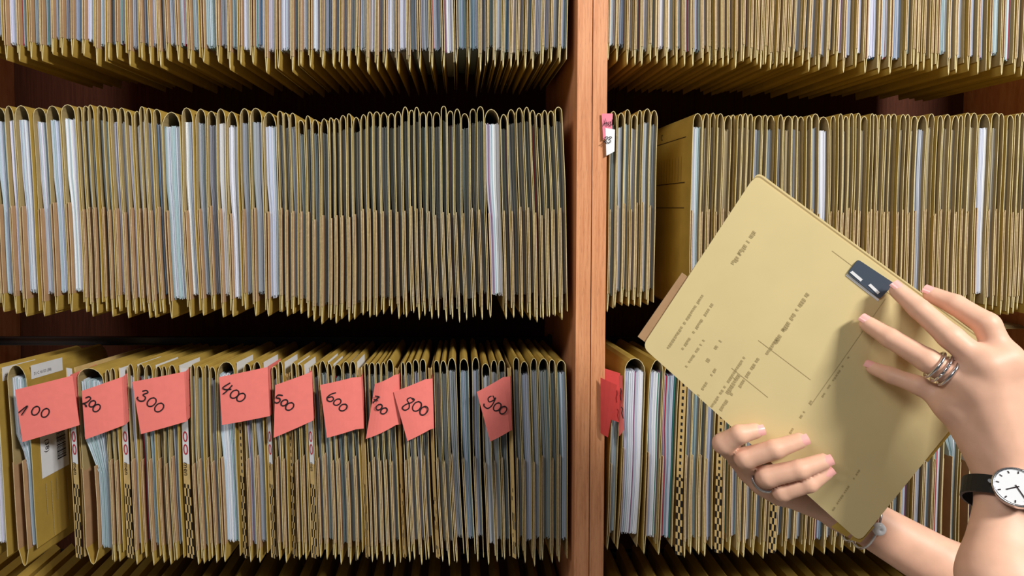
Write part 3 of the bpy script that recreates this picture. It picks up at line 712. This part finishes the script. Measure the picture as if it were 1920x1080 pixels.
def arm_mesh(body, fingers, res, kb=.014, kf=.007):
    pts = [p for s in body+[x for f in fingers for x in f] for p in s[:2]]; rm = .06
    lo = np.min([list(p) for p in pts], 0)-rm; hi = np.max([list(p) for p in pts], 0)+rm
    n = np.ceil((hi-lo)/res).astype(int)
    ax = [lo[i]+res*np.arange(n[i]) for i in range(3)]
    Fd = np.full(tuple(n), .05, np.float32)
    def eval_group(segs, k, into):
        for a, b, ra, rb in segs:
            m = max(ra, rb)+.03
            l = np.maximum(((np.minimum(a, b)-m-lo)/res).astype(int), 0); h = np.minimum(((np.maximum(a, b)+m-lo)/res).astype(int)+1, n)
            s = tuple(slice(l[i], h[i]) for i in range(3))
            P = np.stack(np.meshgrid(*[ax[i][s[i]].astype(np.float32) for i in range(3)], indexing='ij'), -1)
            d = seg_d(P, a, b, ra, rb); into[s] = smin(into[s], d, k) if k else np.minimum(into[s], d)
        return into
    eval_group(body, kb, Fd)
    fing = np.full(tuple(n), .05, np.float32)
    for f in fingers:
        one_ = np.full(tuple(n), .05, np.float32); eval_group(f, .003, one_); fing = np.minimum(fing, one_)
    Fd = smin(Fd, fing, kf)
    return surface_nets(Fd, lo, res)
def finger(ps, rs): return [(ps[i], ps[i+1], rs[i], rs[i+1]) for i in range(len(ps)-1)]
V3 = lambda v: np.array([v.x, v.y, v.z])
def Hn(px, py, o): return V3(H(px, py, o))
FR = (.0138, .0126, .0110, .0092)
# left hand: back of the hand towards the viewer, fingertips on the folder
LW = Hn(1816, 852, .085)
LM = [Hn(1822, 640, .058), Hn(1784, 648, .064), Hn(1762, 684, .062), Hn(1738, 722, .052)]
LF = [[LM[0], Hn(1806, 586, .046), Hn(1768, 560, .026), Hn(1738, 548, .0125)],
      [LM[1], Hn(1738, 606, .052), Hn(1700, 566, .030), Hn(1674, 540, .0150)],
      [LM[2], Hn(1700, 648, .050), Hn(1650, 620, .028), Hn(1620, 602, .0120)],
      [LM[3], Hn(1692, 698, .040), Hn(1655, 690, .024), Hn(1630, 684, .0105)]]
LTH = [Hn(1893, 815, .085), Hn(1918, 735, .072), Hn(1922, 672, .060), Hn(1938, 632, .055)]
LE = V3(W(1884, 1090, .60-CAMD)); LEL = V3(W(1985, 1560, .60-CAMD))
Lbody = [(LW, m, .021, .0150) for m in LM]+[(LW, LTH[0]*.6+LTH[1]*.4, .018, .016), (LW+np.array([-.011, 0, 0]), LE+np.array([-.012, 0, 0]), .020, .028), (LW+np.array([.011, 0, 0]), LE+np.array([.012, 0, 0]), .020, .028), (LE, LEL, .034, .043)]
Lbody += [(LM[i], LM[i+1], .0115, .0115) for i in range(3)]
Lf = [finger(f, FR if i < 3 else (.0115, .0102, .0090, .0076)) for i, f in enumerate(LF)]+[finger(LTH, (.0165, .0135, .0120, .0095))]
hn = V3(HN)
for i, m in enumerate(LM):
    Lbody.append((m+hn*.0075, LW+(m-LW)*.18+hn*.0155, .0078, .0050)); Lbody.append((m+hn*.004, m+hn*.0041, .0130, .0130))
# right hand: behind the lower edge, fingers curling round to the front
RW = Hn(1606, 1000, -.058)
RM = [Hn(1398, 884, -.036), Hn(1420, 910, -.037), Hn(1444, 932, -.036), Hn(1474, 950, -.034)]
RF = [[RM[0], Hn(1354, 826, .009), Hn(1382, 803, .0165), Hn(1412, 800, .0115)],
      [RM[1], Hn(1394, 852, .010), Hn(1446, 830, .0170), Hn(1494, 818, .0115)],
      [RM[2], Hn(1434, 886, .010), Hn(1492, 867, .0170), Hn(1538, 856, .0115)],
      [RM[3], Hn(1462, 916, .009), Hn(1510, 895, .0155), Hn(1544, 878, .0100)]]
RTH = [Hn(1560, 950, -.050), Hn(1510, 900, -.043), Hn(1480, 850, -.036), Hn(1468, 815, -.031)]
RE = V3(W(1800, 1082, .77-CAMD)); REL = V3(W(2180, 1260, .72-CAMD))
Rbody = [(RW, m, .020, .0125) for m in RM]+[(RW, RTH[0], .018, .016), (RW+np.array([0, 0, .008]), RE+np.array([0, 0, .008]), .020, .029), (RW-np.array([0, 0, .008]), RE-np.array([0, 0, .008]), .020, .029), (RE, REL, .034, .044)]
Rbody += [(RM[i], RM[i+1], .0115, .0115) for i in range(3)]
Rf = [finger(f, FR if i < 3 else (.0115, .0104, .0094, .0080)) for i, f in enumerate(RF)]+[finger(RTH, (.0150, .0125, .0110, .0090))]
mb = MB()
for body, fg in ((Lbody, Lf), (Rbody, Rf)):
    v, f = arm_mesh(body, fg, .0022); mb.add([tuple(p) for p in v], [tuple(q) for q in f.tolist()])
pb_ = Vector(LEL)
person = mb.build('person', [M['skin']], origin=pb_, smooth=True)
sm = person.modifiers.new('smooth', 'SMOOTH'); sm.factor = .5; sm.iterations = 4
tag(person, 'bare forearms and hands of a person gripping the tilted buff folder', 'person')
# fingernails
def nail(tip, dip, r, up):
    t = Vector(tip)-Vector(dip); t.normalize(); u = Vector(up); u = (u-t*u.dot(t)).normalized(); s = t.cross(u)
    c = Vector(tip)-t*r*.15; P = []; nu, nv = 6, 6
    for j in range(nv+1):
        for i in range(nu+1):
            a = (i/nu-.5)*1.7; l = (j/nv-.42)*r*2.0
            wd_ = .92*(1 if j > 1 else (.72+.14*j))
            P.append(c+t*l+s*math.sin(a)*r*wd_+u*(math.cos(a)*r*1.0+.0002-.12*r*max(0, j/nv-.7)))
    mb = MB(); mb.add(P, [(j*(nu+1)+i, j*(nu+1)+i+1, (j+1)*(nu+1)+i+1, (j+1)*(nu+1)+i) for i in range(nu) for j in range(nv)])
    return mb.build('fingernail', [M['nail']], person, origin=pb_, smooth=True)
for i, f in enumerate(RF): nail(f[3], f[2], (.0088 if i < 3 else .0078), HN+Vector((0, 0, .35)))
for i, f in enumerate(LF): nail(f[3], f[2], (.0088 if i < 3 else .0073), HN+Vector((0, 0, .8)))
def torus(mb, c, ax, R, r, n=28, m=8, sc=(1, 1), side=None):
    ax = Vector(ax).normalized(); u = Vector(side) if side is not None else ax.orthogonal(); u = (u-ax*u.dot(ax)).normalized(); w = ax.cross(u); P = []
    for i in range(n):
        a = 2*math.pi*i/n; d = u*math.cos(a)*sc[0]+w*math.sin(a)*sc[1]
        for j in range(m):
            b = 2*math.pi*j/m; P.append(Vector(c)+d*(R+r*math.cos(b))+ax*r*math.sin(b))
    mb.add(P, [(i*m+j, ((i+1) % n)*m+j, ((i+1) % n)*m+(j+1) % m, i*m+(j+1) % m) for i in range(n) for j in range(m)])
def ring(f, lab, ts, R, r):
    a, b = Vector(f[0]), Vector(f[1]); c0 = a.lerp(b, ts[len(ts)//2]); root = empty('finger_ring', c0); root['_o'] = c0
    for t in ts:
        mb = MB(); torus(mb, a.lerp(b, t), b-a, R, r); part(mb, 'band', [M['silver']], root, smooth=True)
    mb = MB()
    for k in range(5):
        ax = (b-a).normalized(); u = (HN-ax*HN.dot(ax)).normalized(); w = ax.cross(u); an = (k-2)*.28
        p = c0+(u*math.cos(an)+w*math.sin(an))*(R+r*.8); s = .0013
        mb.add([p+v*s for v in (ax, w, -ax, -w, u, -u)], [(0, 1, 4), (1, 2, 4), (2, 3, 4), (3, 0, 4), (1, 0, 5), (2, 1, 5), (3, 2, 5), (0, 3, 5)])
    part(mb, 'stones', [M['silver']], root); del root['_o']
    tag(root, lab, 'ring')
ring(LF[2], 'wide banded silver ring on the hand wearing the watch', (.50, .66, .82), .0154, .0016)
ring(RF[2], 'sparkling silver ring on the hand curled round the folder edge', (.60, .74), .0150, .0016)
# watch
wc = Vector(LW*.92+LE*.08); axis = (Vector(LE)-Vector(LW)).normalized()
fr = (Vector((0, -1, 0))+Vector((-.85, 0, .10))); fr = (fr-axis*fr.dot(axis)).normalized(); sd = axis.cross(fr)
root = empty('wristwatch', wc); root['_o'] = wc
mb = MB(); n = 40; P = []
for i in range(n):
    a = 2*math.pi*i/n; d = sd*math.cos(a)*.0395+fr*math.sin(a)*.0365
    for (l, o) in ((-.009, 0), (.009, 0), (.009, .0022), (-.009, .0022)): P.append(wc+d+d.normalized()*o+axis*l)
mb.add(P, [(i*4+j, ((i+1) % n)*4+j, ((i+1) % n)*4+(j+1) % 4, i*4+(j+1) % 4) for i in range(n) for j in range(4)])
part(mb, 'strap', [M['strap']], root, 'black leather strap', smooth=False)
cc = wc+fr*.0385
def disc(mb, c, r0, r1, h, n=40):
    P = [c+(sd*math.cos(2*math.pi*i/n)+axis*math.sin(2*math.pi*i/n))*r0 for i in range(n)]+[c+fr*h+(sd*math.cos(2*math.pi*i/n)+axis*math.sin(2*math.pi*i/n))*r1 for i in range(n)]
    mb.add(P, [(i, (i+1) % n, n+(i+1) % n, n+i) for i in range(n)]+[tuple(range(n, 2*n)), tuple(range(n-1, -1, -1))])
mb = MB(); disc(mb, cc, .0185, .0190, .006); disc(mb, cc+sd*.0195, .002, .002, .004); cs_ = part(mb, 'case', [M['silver']], root, 'round silver case')
mb = MB(); torus(mb, cc+fr*.0065, fr, .0178, .0014); part(mb, 'bezel', [M['silver']], root, smooth=True)
mb = MB(); disc(mb, cc+fr*.0061, .0166, .0166, .0004); dl = part(mb, 'dial', [M['dial']], root, 'white dial')
mb = MB()
for an, l in ((.6, .009), (2.2, .0125)):
    d = sd*math.cos(an)+axis*math.sin(an); e = fr.cross(d)*.0006; p = cc+fr*.0069; mb.add([p-d*.002-e, p+d*l-e, p+d*l+e, p-d*.002+e], [(0, 1, 2, 3)])
for k in range(12):
    d = sd*math.cos(k*math.pi/6)+axis*math.sin(k*math.pi/6); e = fr.cross(d)*.0005; p = cc+fr*.0069; mb.add([p+d*.0130-e, p+d*.0155-e, p+d*.0155+e, p+d*.0130+e], [(0, 1, 2, 3)])
mb.build('hands_and_markers', [M['ink']], dl, origin=wc); del root['_o']
tag(root, 'wristwatch with round white dial and black strap', 'watch')
# bracelets on the other wrist
bc = Vector(RW*.80+RE*.20); ba = (Vector(RE)-Vector(RW)).normalized(); root = empty('bracelet', bc); root['_o'] = bc
for k, o in enumerate((-.006, .004)):
    mb = MB(); torus(mb, bc+ba*o, ba+Vector((0, .1*k, .15*k)), .034, .0016, sc=(1.0, .86), side=(0, 0, 1)); part(mb, 'band', [M['silver']], root, smooth=True)
mb = MB(); sp_ = bc+Vector((0, -.031, .004)); 
for i in range(6):
    for j in range(10): pass
torus(mb, sp_, Vector((0, 1, 0)), .0042, .0040, 16, 10); part(mb, 'pearl', [M['dial']], root, 'pale round bead', smooth=True); del root['_o']
tag(root, 'thin silver bracelet with a pale bead on the lower wrist', 'bracelet')
print('FILES', COUNT, sum(COUNT.values()))
